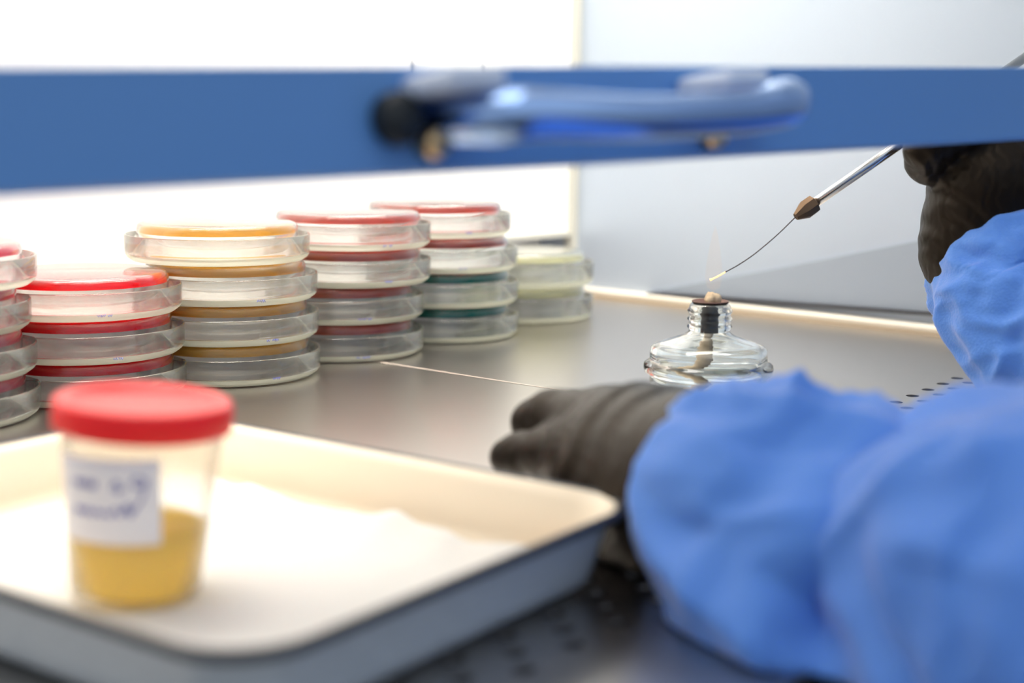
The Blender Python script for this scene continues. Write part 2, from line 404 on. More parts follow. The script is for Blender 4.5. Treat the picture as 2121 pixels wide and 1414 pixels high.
# two sockets on the back wall, their lower halves behind the sash bar
def onback(x, y, off=0.0):
    d = ray(x, y); q = CORNER + BN * off; t = (q - EYE).dot(BN) / d.dot(BN); return EYE + d * t
def rrect(cx, cz, hx, hz, r, n=6):
    P = []
    for (sx, sz, a) in ((1, 1, 0), (-1, 1, 90), (-1, -1, 180), (1, -1, 270)):
        for k in range(n + 1):
            an = math.radians(a + 90 * k / n); P.append((cx + sx * (hx - r) + r * math.cos(an), cz + sz * (hz - r) + r * math.sin(an)))
    return P
for xl, xr, yt, lab in ((853, 960, 116, 'white wall socket plate farther from the corner post, above the blue bar'), (1000, 1094, 123, 'white wall socket plate nearer to the corner post, above the blue bar')):
    pa, pb = onback(xl, yt), onback(xr, yt + 7)
    hx = (pb - pa).length / 2; hz = .028; ctr = (pa + pb) / 2 - UPV * hz
    e = empty('wall_socket', ctr, lab, 'socket')
    for nm, grow, dep, mm in (('gasket', .0007, .0012, 'gasket'), ('faceplate', 0, .004, 'socket')):
        R = rrect(0, 0, hx + grow, hz + grow, .006); k = len(R)
        V = [WDIR * a + UPV * b + BN * .0002 for a, b in R] + [WDIR * a + UPV * b + BN * dep for a, b in R]
        F = [tuple(range(k)), tuple(range(k, 2 * k))[::-1]] + [(i, (i + 1) % k, k + (i + 1) % k, k + i) for i in range(k)]
        mesh(nm, V, F, M[mm], e, smooth=False)
    for s in (-1, 1):
        V, F = lathe([(0, .0042), (.003, .0042), (.003, .0047), (0, .0047)], 20)
        T = Matrix((WDIR, UPV, BN)).transposed().to_4x4()
        mesh('socket_hole', [T @ (Vector(v)) + WDIR * s * .009 for v in V], F, M['black_knob'], e)

# ------------------------------------------------------------------ blue sash bar with its pull handle and pane
def bd(x): return 1.0 / (3.72 + (1.975 - 3.72) * x / 2121.0)
def bar_pt(x, f, off=0.0):
    """f = 0 at the top edge, 1 at the bottom edge; off = metres towards the camera"""
    yt = 130 + 9 * x / 2121.0; yb = 408 - 121 * x / 2121.0
    p = at(x, yt + (yb - yt) * f, bd(x)); return p + BARN * off
BARN = Vector((0, 0, 0)); e1 = bar_pt(2121, .5) - bar_pt(0, .5); e2 = bar_pt(1000, 0) - bar_pt(1000, 1)
BARN = e1.cross(e2).normalized(); BARN = BARN if BARN.y < 0 else -BARN
sash = empty('sliding_sash', bar_pt(1060, 1), 'blue sliding sash of the cabinet with a pull handle on its bar', 'sash')
xs = [-500, 0, 700, 1400, 2121, 2700]; V = []; F = []
for x in xs:
    for (f, off) in ((0.02, 0), (0, -.001), (0, -.010), (1, -.010), (1, -.001), (.98, 0)): V.append(bar_pt(x, f, off))
for i in range(len(xs) - 1):
    for k in range(6): j = (k + 1) % 6; F.append((i * 6 + k, i * 6 + j, i * 6 + 6 + j, i * 6 + 6 + k))
F.append(tuple(range(6))); F.append(tuple(range(6 * (len(xs) - 1), 6 * len(xs))))
mesh('bar', V, F, M['blue_bar'], sash, smooth=False, local=False)
pu = (bar_pt(1000, 0) - bar_pt(1000, 1)).normalized()
q = [bar_pt(-500, .05, -.004), bar_pt(2700, .05, -.004)]; q2 = [q[1] + pu * .30, q[0] + pu * .30]
V = q + q2 + [v - BARN * .004 for v in q + q2]
mesh('glass_pane', V, [(0, 1, 2, 3), (4, 7, 6, 5), (0, 4, 5, 1), (1, 5, 6, 2), (2, 6, 7, 3), (3, 7, 4, 0)], M['pane'], sash, smooth=False, local=False)
hd = []
for (x, f, off, r) in ((905, .56, .000, .0056), (915, .56, .010, .0058), (935, .58, .019, .0062), (990, .58, .0225, .0058), (1200, .64, .0235, .0056), (1400, .62, .0235, .0056), (1490, .55, .0225, .0060), (1525, .48, .018, .0062), (1535, .46, .010, .0058), (1540, .46, 0, .0052)):
    hd.append((*bar_pt(x, f, off), r))
sp = spline(hd, 60); V, F = tube([p[:3] for p in sp], [float(p[3]) for p in sp], 20)
hnd = mesh('handle', V, F, M['chrome'], sash, local=False); hnd['label'] = 'shiny curved pull handle'
for x, f0, f1 in ((885, .12, .34), (1440, .14, .34)):
    mb = MB(); cpt = bar_pt(x, (f0 + f1) / 2, .010)
    ux = (bar_pt(x + 50, .5) - bar_pt(x - 50, .5)).normalized()
    mb.box(cpt, ux * .0085, pu * (.5 * (f1 - f0) * .0255), BARN * .010)
    o = mb.build('mount', M['white_plastic'], sash, smooth=False, local=False)
    bv = o.modifiers.new('b', 'BEVEL'); bv.width = .002; bv.segments = 3
for x, f, r, mm, nm in ((812, .50, .0062, 'black_knob', 'knob'), (882, .74, .0036, 'brass', 'gold_glint'), (1462, .80, .0030, 'brass', 'gold_glint')):  # gold discs: golden reflection on the handle mounts, put in as metal
    V, F = lathe([(0, 0), (r, 0), (r, .004), (r * .8, .006), (0, .0065)], 28)
    T = Matrix.Translation(bar_pt(x, f)) @ BARN.to_track_quat('Z', 'Y').to_matrix().to_4x4()
    mesh(nm, [T @ Vector(v) for v in V], F, M[mm], sash, local=False)

# ------------------------------------------------------------------ petri dishes
LID = [(0, 0), (.0415, 0), (.0435, .0004), (.0458, .0022), (.0468, .0040), (.0470, .0060), (.0471, .0136), (.0468, .0141), (.0462, .0141), (.0459, .0136), (.0457, .0050), (.0445, .0028), (.0420, .0023), (0, .0022)]
BASE = [(0, .0206), (.0370, .0206), (.0392, .0201), (.0404, .0189), (.0409, .0170), (.0412, .0030), (.0409, .0026), (.0405, .0026), (.0402, .0030), (.0399, .0165), (.0394, .0181), (.0384, .0191), (.0368, .0195), (0, .0195)]
AGAR = [(0, .01938), (.0367, .01938), (.0383, .0190), (.0392, .0181), (.0397, .0166), (.0397, .0154), (.0393, .0150), (0, .0150)]
lid_me = None
def scribble(parent, ang, z, seed, r=.04715):
    rnd = random.Random(seed); mb = MB()
    for s in range(rnd.choice((2, 3))):
        P = []; a0 = ang + s * .055 + rnd.uniform(-.01, .01)
        for k in range(7):
            a = a0 + k * .007; P.append((r * math.cos(a), r * math.sin(a), z + .0007 * math.sin(k * 2.1 + seed + s) + rnd.uniform(-.0002, .0002)))
        mb.add(*tube(P, .00016, 5))
    return mb.build('pen_mark', M['ink'], parent, smooth=True)
def make_dish(col):
    e = bpy.data.objects.new('petri_dish', None); COL.objects.link(e); e.empty_display_size = .02
    V, F = lathe(LID, 96); l_ = mesh('lid', V, F, [M['dish'], M['lid_edge']], e)
    for p in l_.data.polygons:      # pale tint paints the light guided into the lid's clear bottom edge
        if p.center.z < .0036 and math.hypot(p.center.x, p.center.y) > .0438 and p.normal.xy.dot(p.center.xy) > 0: p.material_index = 1
    V, F = lathe(BASE, 96); b = mesh('base', V, F, M['dish'], e)
    V, F = lathe(AGAR, 96); g = mesh('agar', V, F, M[col], e)
    return e
protos = {}
def dish(col, loc, label, group, zs=1.0, rz=0.0, tilt=(0, 0)):
    if col not in protos: o = protos[col] = make_dish(col)
    else:
        s = protos[col]; o = s.copy(); COL.objects.link(o)
        for ch in list(s.children):
            if ch.name.startswith('pen_mark'): continue
            c = ch.copy(); COL.objects.link(c); c.parent = o
    o.location = loc; o.rotation_euler = (tilt[0], tilt[1], rz); o.scale = (1, 1, zs)
    return tag(o, label, 'petri dish', group)
PITCHZ = .0207
pos_word = {4: ['lowest', 'second from the bottom', 'third from the bottom', 'topmost'], 3: ['lowest', 'middle', 'topmost'], 2: ['lower', 'upper']}
stacks = [  # centre of the lowest lid, colours bottom to top, right-edge shifts in pixels, z scale, wording
    ((-146, 864), ['magenta'] * 4, [0, -4, -13, 2], .935, 'magenta agar', 'stack of magenta plates beside the red ones'),
    ((182, 811), ['red'] * 3, [0, -2, -6], .95, 'bright red agar', 'stack of red plates behind the specimen cup'),
    ((476, 772), ['amber'] * 4, [0, -2, -4, -19], .96, 'amber agar', 'tall stack of amber plates'),
    ((709, 726), ['pink'] * 4, [0, 0, 14, 14], .98, 'brick pink agar', 'stack of pink plates beside the amber ones'),
    ((918, 691), ['teal', 'teal', 'pink', 'pink'], [0, 0, -3, -18], 1.005, None, 'mixed stack of teal and pink plates'),
    ((1086, 655), ['pale'] * 2, [0, 0], 1.12, 'pale cream agar', 'short stack of pale plates by the corner post')]
mixed = ['teal agar, lowest of the mixed teal and pink stack', 'teal agar, second from the bottom of the mixed stack', 'pink agar resting on teal plates in the mixed stack', 'pink agar, topmost of the mixed teal and pink stack']
seed = 0
for (px, py), cols, sh, zs, word, grp in stacks:
    base = ground(px, py); k = FPX / ((base - EYE).dot(CF)); n = len(cols)
    for i, c in enumerate(cols):
        seed += 1
        loc = base + Vector((sh[i] / k + 0.0*i, 0, i * PITCHZ * zs + .0001))
        lab = 'clear petri dish of ' + (mixed[i] if word is None else f'{word}, {pos_word[n][i]} of its stack')
        o = dish(c, loc, lab, grp, zs, rz=seed * .7)
        face = math.atan2(EYE.y - loc.y, EYE.x - loc.x) - seed * .7
        if c in ('amber', 'pink', 'red') and not (c in ('amber',) and i == 3):
            scribble(o, face + random.uniform(.1, .5) , .0032 + random.uniform(0, .001), seed)

# ------------------------------------------------------------------ spirit lamp
LB = ground(1463, 872)
lamp = empty('spirit_lamp', LB, 'glass spirit lamp with a scorched wick holder standing on the worktop behind the gloved hand', 'spirit lamp')
kB = FPX / ((LB - EYE).dot(CF))
def zl(y): # height of a point on the lamp's axis seen at pixel row y
    return at(1463, y, (LB - EYE).dot(CF)).z
def zs_(y, r):
    """height of the silhouette front"""
    return zl(y)
Zn, Zs, Zr, Zsh = zl(624), zl(685), zl(757), zl(717)
Rb, Rr, Rn = 120 / kB, 133 / kB, 42 / kB
Pout = [(0, 0), (Rb * .93, 0), (Rb * .985, .001), (Rb, .003), (Rb, Zr - .0035), (Rb * 1.02, Zr - .0032), (Rr * .985, Zr - .0022), (Rr, Zr), (Rr * .985, Zr + .0016), (Rb * 1.04, Zr + .0026), (Rb * 1.0, Zr + .0030)]
Pout += [(Rb * 1.0, Zsh - .002), (Rb * .985, Zsh), (Rb * .94, Zsh + .0011), (Rb * .78, Zsh + .0028), (Rb * .55, Zsh + .0048), (Rn * 1.25, Zs - .0009), (Rn * 1.12, Zs), (Rn, Zs + .0008)]
nth = 3; hth = (Zn - Zs - .0025) / nth
for i in range(nth):
    z0 = Zs + .0015 + i * hth
    Pout += [(Rn, z0), (Rn * 1.09, z0 + hth * .30), (Rn * 1.10, z0 + hth * .45), (Rn * 1.03, z0 + hth * .70), (Rn, z0 + hth * .95)]
Pout += [(Rn * .98, Zn - .0006), (Rn * .93, Zn), (Rn * .86, Zn)]
Pin = [(Rn * .80, Zn - .0008), (Rn * .78, Zs + .001), (Rn * .9, Zs - .0012), (Rb * .54, Zsh + .0030), (Rb * .76, Zsh + .0010), (Rb * .90, Zsh - .0006), (Rb * .925, Zsh - .003), (Rb * .925, .0055), (Rb * .88, .0035), (0, .0030)]
def facet(a, z, i):
    return 1.0 + (.006 * math.cos(8 * a) if Zr < z < Zsh + .001 else .002 * math.cos(8 * a))
V, F = lathe(Pout + Pin, 96, facet); mesh('bottle', V, F, M['bottle'], lamp)
Zq = zl(812)
V, F = lathe([(0, .0034), (Rb * .86, .0037), (Rb * .915, .0060), (Rb * .915, Zq), (0, Zq)], 64)
mesh('spirit', V, F, M['spirit'], lamp)
# holder: a funnel with a tube, seen through the neck
Rf = 38 / kB; Rt = 18 / kB
V, F = lathe([(Rf * .98, Zn + .0008), (Rf * 1.0, Zn + .0012), (Rf * .97, Zn + .0014), (Rf * .80, Zn - .0004), (Rt * 1.0, Zn - .0016), (Rt * .9, Zn - .0024), (0, Zn - .0024)], 48)
hold = mesh('wick_holder', V, F, M['rim_rust'], lamp)
V, F = lathe([(Rf * .99, Zn + .0006), (Rf * .76, Zn - .0008), (Rt * 1.02, Zn - .0046), (Rt * 1.0, Zs + .0002), (Rt * .8, Zs + .0002), (Rt * .8, Zn - .0022)], 48)
mesh('tube', V, F, M['burnt'], hold)
# wick: frayed top and the string down into the spirit
mb = MB(); rnd = random.Random(3)
for k in range(9):
    a = k * 2.4; rr = .0028 * math.sqrt(k / 9)
    cx_, cy_ = rr * math.cos(a) + .0007, rr * math.sin(a); R_ = rnd.uniform(.0017, .0026)
    Vs, Fs = lathe([(0, -R_), (R_ * .7, -R_ * .7), (R_, 0), (R_ * .75, R_ * .66), (R_ * .4, R_ * .95), (0, R_ * 1.0)], 14)
    mb.add([(x * (1 + .2 * math.sin(9 * z / R_)) + cx_, y + cy_, z + Zn + .0008 + .0016 * (1 - k / 9) + rnd.uniform(0, .0010)) for x, y, z in Vs], Fs)
mb.build('wick_tip', M['wick'], lamp, smooth=True)
pts = [(0, 0, Zs + .001, .0021), (-.0004, 0, Zs - .002, .0020), (-.0012, 0, Zs - .0062, .0015), (-.0004, 0, Zs - .0085, .0013), (-.0011, -.002, Zr + .0095, .0024), (-.0021, -.003, Zr + .006, .0036), (-.0030, -.003, Zr + .001, .0034), (-.005, -.002, Zr - .004, .0028), (-.0120, 0.002, Zr - .0085, .0026), (-.016, .006, .008, .0024), (-.008, .012, .0065, .0024), (.006, .010, .0065, .0022)]
sp = spline(pts, 70); R_ = [float(p[3]) * (1 + .16 * math.sin(i * 1.9)) for i, p in enumerate(sp)]
V, F = tube([p[:3] for p in sp], R_, 12); mesh('wick', V, F, M['wick'], lamp)
# faint flame over the wick
dl = (LB - EYE).dot(CF)
fl = at(1477, 612, dl)
V, F = lathe([(0, 0), (.0030, .0015), (.0040, .006), (.0038, .011), (.0028, .018), (.0014, .025), (0, .030)], 32)
o = mesh('flame', V, F, M['flame']); o.location = fl + Vector((0, 0, .002))
tag(o, 'faint orange flame above the wick of the spirit lamp', 'flame')

# ------------------------------------------------------------------ inoculating loop
da, db = dl - .002, dl + .030
A_ = at(1684, 423, dl + .010); B_ = at(2175, 83, db + .012); ax = (B_ - A_).normalized()
loop = empty('inoculating_loop', A_, 'steel inoculating loop held over the spirit lamp, its wire tip glowing', 'loop')
V, F = tube([A_ - ax * .001, B_], .00228, 24); mesh('handle', V, F, M['rod'], loop, local=False)
C0 = at(1648, 449, dl + .0085)
axc = (A_ - C0).normalized(); Lc = (A_ - C0).length
V, F = tube([C0, C0 + axc * .0010, C0 + axc * Lc * .55, A_ + axc * .0006, A_ + axc * .0010], [.0017, .0022, .0044, .0043, .0036], 8)
edge_sharp(mesh('collar', V, F, M['collar'], loop, local=False), 25)['label'] = 'tarnished brass collar'
wp = [at(1650, 447, dl + .009), at(1610, 486, dl + .007), at(1565, 524, dl + .004), at(1530, 548, dl + .002), at(1501, 564, dl)]
sp = spline([tuple(p) for p in wp], 40); V, F = tube(sp, .00028, 8); mesh('wire', V, F, M['wire'], loop, local=False)
wp = [at(1502, 563.5, dl), at(1485, 573, dl), at(1471, 579.5, dl)]
sp = spline([tuple(p) for p in wp], 12); V, F = tube(sp, [.00030] * 10 + [.0005, .0006], 8); mesh('wire_tip', V, F, M['hot'], loop, local=False)['label'] = 'glowing orange wire tip'

# ------------------------------------------------------------------ enamel tray with tissue and cup
RIMZ = .025
TR = Vector((.0405, .3950, RIMZ)); E1 = Vector((-.815, .58, 0)).normalized(); E2 = Vector((-E1.y, E1.x, 0)); E2 = E2 if E2.y < 0 else -E2
TL, TW = .205, .160      # along E1, along E2
TC = TR + E1 * TL / 2 + E2 * TW / 2; TC.z = 0
tray = empty('enamel_tray', TC, 'cream enamel tray with a dark rim holding the specimen cup', 'tray')
def rr3(hx, hy, r, z, n=8):
    return [E1 * a + E2 * b + UPV * z for a, b in rrect(0, 0, hx, hy, r, n)]
def loft(rings, cap0=False, cap1=False):
    V = []; F = []; k = len(rings[0])
    for R in rings: V += R
    for i in range(len(rings) - 1):
        for j in range(k): jj = (j + 1) % k; F.append((i * k + j, i * k + jj, (i + 1) * k + jj, (i + 1) * k + j))
    if cap0: F.append(tuple(range(k))[::-1])
    if cap1: F.append(tuple(range((len(rings) - 1) * k, len(rings) * k)))
    return V, F
hx, hy = TL / 2, TW / 2; t_ = .0010
def prof_in(off=0.0):
    # (inset, z, radius)
    return [(.0012, RIMZ, .019), (.0030, RIMZ - .0006, .018), (.0052, RIMZ - .003, .017), (.0085, .0085, .016), (.0100, .0050, .015), (.0135, .0030, .013), (.019, .0026, .010)]
V, F = loft([rr3(hx - i, hy - i, r, z) for i, z, r in prof_in()], cap1=True)
mesh('basin', V, F, M['enamel'], tray)
po = [(.0012, RIMZ - .0004, .019), (.0030, RIMZ - .0022, .018), (.0042, RIMZ - .004, .017), (.0075, .0075, .016), (.0090, .0035, .015), (.0125, .0012, .013), (.019, .0006, .010)]
V, F = loft([rr3(hx - i, hy - i, r, z) for i, z, r in po], cap1=True)
mesh('outer_wall', V, F, M['enamel_out'], tray)['label'] = 'grey mottled outside of the tray'
V, F = loft([rr3(hx - i, hy - i, r, z) for i, z, r in ((.0022, RIMZ - .0004, .019), (.0010, RIMZ + .0004, .02), (0, RIMZ - .0002, .02), (-.0004, RIMZ - .0014, .02), (.0004, RIMZ - .0026, .02), (.0022, RIMZ - .0022, .019), (.0022, RIMZ - .0004, .019))])
mesh('rim', V, F, M['rim_dark'], tray)['label'] = 'dark rolled rim'
# tissue lying in the tray
NX, NY = 70, 56; V = []; F = []
lx, ly = hx - .022, hy - .017
for i in range(NX + 1):
    for j in range(NY + 1):
        a, b = i / NX * 2 - 1, j / NY * 2 - 1
        wob = noise.noise(Vector((a * 2.2, b * 2.2, .3))) * .005 + noise.noise(Vector((a * 6, b * 6, 2.3))) * .0018
        x = a * (lx + wob) - .002; y = b * (ly + wob * .8) + .001
        ed = max(abs(x) - (hx - .028), abs(y) - (hy - .024), 0)
        z = .0036 + .0006 * (1 + noise.noise(Vector((a * 5, b * 5, 7)))) + max(0, b * -1 - .72) * .010 * (1 + .8 * noise.noise(Vector((a * 7, 3, 1))))
        x0 = math.hypot(a + .02, b)  # keep it flat under the cup
        V.append(E1 * x + E2 * y + UPV * (z + ed * .35))
for i in range(NX):
    for j in range(NY): F.append((i * (NY + 1) + j, (i + 1) * (NY + 1) + j, (i + 1) * (NY + 1) + j + 1, i * (NY + 1) + j + 1))
o = mesh('paper_tissue', V, F, M['tissue']); o.location = TC
s = o.modifiers.new('t', 'SOLIDIFY'); s.thickness = .0004; s.offset = 1
tag(o, 'crumpled white tissue lining the enamel tray under the cup', 'tissue')
# specimen cup
CB = ground(280, 1226, .0048); kc = FPX / ((CB - EYE).dot(CF))
cup = empty('specimen_cup', CB, 'specimen cup with a red lid and yellow liquid standing in the enamel tray', 'cup')
cup.rotation_euler = (0, math.radians(4.2), 0)
R0c, R1c = 131 / kc, 164 / kc; HB = .0475
def rc(z): return R0c + (R1c - R0c) * z / HB
V, F = lathe([(0, .0008), (R0c * .86, .0008), (R0c * .9, 0), (R0c * .97, .0002), (R0c, .0014), (rc(.02), .02), (R1c, HB), (R1c * 1.0, HB + .004), (R1c - .0012, HB + .004), (R1c - .0013, HB), (rc(.02) - .0009, .02), (R0c - .0009, .003), (R0c * .85, .0018), (0, .0018)], 80)
mesh('container', V, F, M['cup'], cup)['label'] = 'frosted clear cup body'
HL = .0195
V, F = lathe([(0, .0019), (R0c * .86, .0020), (R0c - .0011, .0032), (rc(HL) - .00095, HL), (0, HL)], 64)
mesh('liquid', V, F, M['urine'], cup)['label'] = 'yellow liquid filling the lower half'
RL = 179 / kc
V, F = lathe([(0, HB + .0048), (RL * .80, HB + .0048), (RL * .82, HB + .0054), (RL * .93, HB + .0060), (RL * .985, HB + .0054), (RL, HB + .0042), (RL, HB - .0012), (RL * .985, HB - .0018), (RL * .955, HB - .0016), (RL * .95, HB + .002), (0, HB + .0042)], 120,
             lambda a, z, i: 1 + (.004 * math.cos(60 * a) if 5 <= i <= 6 else 0))
mesh('lid', V, F, M['lid_red'], cup)
# sticker wrapped round the front of the cup
fa = math.atan2(EYE.y - CB.y, EYE.x - CB.x)
NA, NZ = 24, 8; V = []; F = []
def stick(u, v, off=.0002):
    """u 0..1 from its hidden edge to its free edge, v 0..1 upwards"""
    a = fa - math.radians(72) + math.radians(72 + 17 - 6 * v) * u
    z = .0178 + .0012 * (1 - u) * 0 + (.0400 - .0178 + .0008 * u) * v + .0012 * u
    r = rc(z) + off; return (r * math.cos(a), r * math.sin(a), z)
for i in range(NA + 1):
    for j in range(NZ + 1): V.append(stick(i / NA, j / NZ))
for i in range(NA):
    for j in range(NZ): F.append((i * (NZ + 1) + j, (i + 1) * (NZ + 1) + j, (i + 1) * (NZ + 1) + j + 1, i * (NZ + 1) + j + 1))
st = mesh('sticker', V, F, M['sticker'], cup); st['label'] = 'white paper sticker with handwriting'
mod = st.modifiers.new('t', 'SOLIDIFY'); mod.thickness = .00012; mod.offset = 1
strokes = [  # two handwritten lines
    [(.22, .68), (.24, .74), (.25, .66)], [(.28, .74), (.29, .66), (.32, .73), (.34, .67)], [(.37, .66), (.38, .75), (.41, .66), (.44, .74), (.45, .66)],
    [(.60, .66), (.63, .76), (.66, .70), (.64, .63), (.70, .68)], [(.88, .78), (.80, .80), (.77, .72), (.85, .70), (.88, .78), (.86, .62), (.80, .47), (.70, .40)],
    [(.22, .36), (.24, .42), (.27, .34), (.30, .42), (.33, .34), (.37, .41), (.41, .34), (.45, .41), (.49, .35), (.53, .40), (.57, .35), (.62, .44), (.66, .36), (.72, .50), (.74, .36), (.78, .42)]]
mb = MB()
for s_ in strokes:
    sp = spline([(a, b) for a, b in s_], len(s_) * 5); mb.add(*tube([stick(p[0], p[1], .00038) for p in sp], .00030, 6))
mb.build('handwriting', M['ink'], st, smooth=True)

# ------------------------------------------------------------------ gloved hands: one continuous surface each, from a distance field
def cone_sdf(Pn, a, b, ra, rb):
    a = np.array(a); b = np.array(b); ba = b - a; pa = Pn - a
    t = np.clip(pa @ ba / max(ba @ ba, 1e-12), 0, 1)
    return np.linalg.norm(pa - t[:, None] * ba, axis=1) - (ra + (rb - ra) * t)
def smin(a, b, k):
    h = np.clip(.5 + .5 * (b - a) / k, 0, 1); return b + (a - b) * h - k * h * (1 - h)
def chain(Pn, pts, k=.004):
    d = None
    for (p, r), (q, s) in zip(pts, pts[1:]):
        e = cone_sdf(Pn, p, q, r, s); d = e if d is None else smin(d, e, k)
    return d
def surface_nets(f, lo, hi, h):
    n = [int(math.ceil((hi[i] - lo[i]) / h)) + 1 for i in range(3)]
    ax_ = [lo[i] + h * np.arange(n[i]) for i in range(3)]
    G = np.stack(np.meshgrid(*ax_, indexing='ij'), -1).reshape(-1, 3)
    D = np.concatenate([f(G[i:i + 200000]) for i in range(0, len(G), 200000)]).reshape(n)
    I = D < 0
    cs = [(i, j, k) for i in (0, 1) for j in (0, 1) for k in (0, 1)]
    sh = lambda A, c: A[c[0]:A.shape[0] - 1 + c[0], c[1]:A.shape[1] - 1 + c[1], c[2]:A.shape[2] - 1 + c[2]]
    m_ = [x - 1 for x in n]; acc = np.zeros(m_ + [3]); cnt = np.zeros(m_)
    for a in cs:
        for ax in range(3):
            if a[ax]: continue
            b = list(a); b[ax] = 1; da_, db_ = sh(D, a), sh(D, b); cr = (da_ < 0) != (db_ < 0)
            t = np.where(cr, da_ / np.where(cr, da_ - db_, 1), 0)
            for q in range(3): acc[..., q] += np.where(cr, a[q] + (t if q == ax else 0), 0)
            cnt += cr
    ok = cnt > 0; idx = -np.ones(m_, int); idx[ok] = np.arange(ok.sum())
    base = np.stack(np.meshgrid(*[np.arange(x) for x in m_], indexing='ij'), -1)
    V = (base[ok] + acc[ok] / cnt[ok][:, None]) * h + np.array(lo); F = []
    for ax in range(3):
        u, v = (ax + 1) % 3, (ax + 2) % 3
        s0 = [slice(1, x - 1) for x in n]; s0[ax] = slice(0, n[ax] - 1); s1 = list(s0); s1[ax] = slice(1, n[ax])
        a, b = I[tuple(s0)], I[tuple(s1)]; e = np.argwhere(a != b)
        if not len(e): continue
        off = np.array([1, 1, 1]); off[ax] = 0; c = e + off; fl_ = a[tuple(e.T)]
        du = np.zeros(3, int); du[u] = 1; dv = np.zeros(3, int); dv[v] = 1
        q = [idx[tuple((c - x).T)] for x in (du + dv, dv, 0 * du, du)]
        Q = np.stack(q, 1); Q[~fl_] = Q[~fl_][:, ::-1]; F.append(Q)
    return V, np.concatenate(F)
def hand(name, fingers, palm, parent, h=.0014, wrinkle=None, zmin=None, kp=.010):
    allp = [p for fz in fingers for p, r in fz] + [p for a in palm for p, r in a]
    lo = np.min([np.array(p) for p in allp], 0) - .045; hi = np.max([np.array(p) for p in allp], 0) + .045
    def f(Pn):
        d = None
        for a in palm:
            e = chain(Pn, a, .010); d = e if d is None else smin(d, e, .012)
        fd = None
        for fz in fingers:
            e = chain(Pn, fz, .004); fd = e if fd is None else smin(fd, e, .0012)
        d = smin(d, fd, kp)
        if wrinkle is not None: d = d + wrinkle(Pn)
        if zmin is not None: d = np.maximum(d, zmin - Pn[:, 2])
        return d
    V, F = surface_nets(f, lo, hi, h)
    o = mesh(name, V, F, M['glove'], parent, local=False)
    sm = o.modifiers.new('s', 'SMOOTH'); sm.iterations = 4; sm.factor = .5
    return o
person = empty('person', ground(1900, 1300), 'person in blue gown sleeves and black gloves reaching over the worktop', 'person')
def J(x, y, d, r): return (tuple(at(x, y, d)), r)

# the hand resting on the worktop
little = [J(1215, 950, .452, .0105), J(1135, 938, .468, .0078), J(1078, 940, .478, .0072), J(1052, 946, .482, .0064)]
ring_ = [J(1235, 890, .470, .0110), J(1140, 862, .486, .0086), J(1108, 874, .492, .0076), J(1112, 910, .490, .0070)]
middle = [J(1262, 880, .486, .0110), J(1160, 864, .505, .0086), J(1124, 880, .512, .0078), J(1130, 908, .512, .0070)]
index = [J(1290, 880, .500, .0108), J(1190, 858, .520, .0084), J(1150, 872, .528, .0076), J(1140, 896, .530, .0070)]
thumb = [J(1400, 960, .465, .0130), J(1325, 930, .500, .0110), J(1260, 905, .520, .0092), J(1215, 895, .530, .0078)]
W1 = (1470, 1020, .418)
palm = [[J(1235, 950, .455, .0125), J(1330, 990, .436, .0200), J(*W1, .0240)],
        [J(1235, 895, .470, .0118), J(1320, 935, .450, .0190), J(*W1, .0240)],
        [J(1265, 880, .485, .0115), J(1350, 935, .462, .0170), J(*W1, .0240)],
        [J(1290, 880, .500, .0110), J(1390, 950, .472, .0160), J(*W1, .0240)],
        [J(1235, 985, .444, .0120), J(1305, 1045, .442, .0180), J(1390, 1065, .430, .0200), J(1500, 1080, .418, .021)],
        [J(*W1, .0240), J(1600, 1080, .395, .025)]]
K0, K1 = np.array(at(1165, 880, .465)), np.array(at(1330, 1030, .445)); kd = (K1 - K0) / np.linalg.norm(K1 - K0)
def wr_left(Pn):
    s = (Pn - K0) @ kd; q = Pn[:, 2]
    g_ = np.sin(s * 520 + 2.0 * np.sin(q * 160) + 40 * q) ; env = np.exp(-((s - .018) / .016) ** 2)
    return .0007 * g_ * env + .0003 * np.sin(s * 260 + q * 210)
hand('gloved_hand', [little, ring_, middle, index, thumb], palm, person, wrinkle=wr_left, zmin=.0008)['label'] = 'black gloved hand resting on the worktop'

# the raised hand gripping the loop
little = [J(2085, 262, .640, .0120), J(1990, 262, .624, .0110), J(1926, 298, .626, .0106), J(1922, 336, .636, .0100)]
ring_ = [J(2075, 235, .655, .0115), J(1985, 228, .640, .0098), J(1940, 262, .642, .0100), J(1958, 318, .652, .0098)]
middle = [J(2070, 215, .672, .0115), J(1985, 200, .664, .0096), J(1940, 212, .668, .0088), J(1932, 236, .676, .0080)]
index = [J(2075, 208, .690, .0112), J(2000, 190, .692, .0094), J(1952, 200, .696, .0086), J(1930, 225, .692, .0076)]
thumb = [J(2030, 400, .675, .0150), J(1985, 320, .694, .0120), J(1965, 270, .700, .0104), J(1950, 243, .697, .0086)]
W2 = (2048, 515, .656)
palm = [[J(2085, 265, .642, .0140), J(2055, 375, .640, .0235), J(*W2, .0250)],
        [J(2080, 240, .660, .0140), J(2065, 390, .655, .0240), J(*W2, .0250)],
        [J(2080, 225, .685, .0125), J(2090, 370, .672, .0220), J(*W2, .0250)],
        [J(2040, 455, .650, .0240), J(*W2, .0240)],
        [J(*W2, .0250), J(2130, 620, .642, .025)]]
K2, K3 = np.array(at(2000, 480, .64)), np.array(at(2075, 380, .64)); kd2 = (K3 - K2) / np.linalg.norm(K3 - K2)
def wr_right(Pn):
    s = (Pn - K2) @ kd2; q = Pn[:, 0]
    env = np.exp(-((s - .004) / .010) ** 2)
    return 0.00045 * np.sin(s * 700 + 2.2 * np.sin(q * 150) + q * 60) * env + .00025 * np.sin(s * 900 + q * 240)
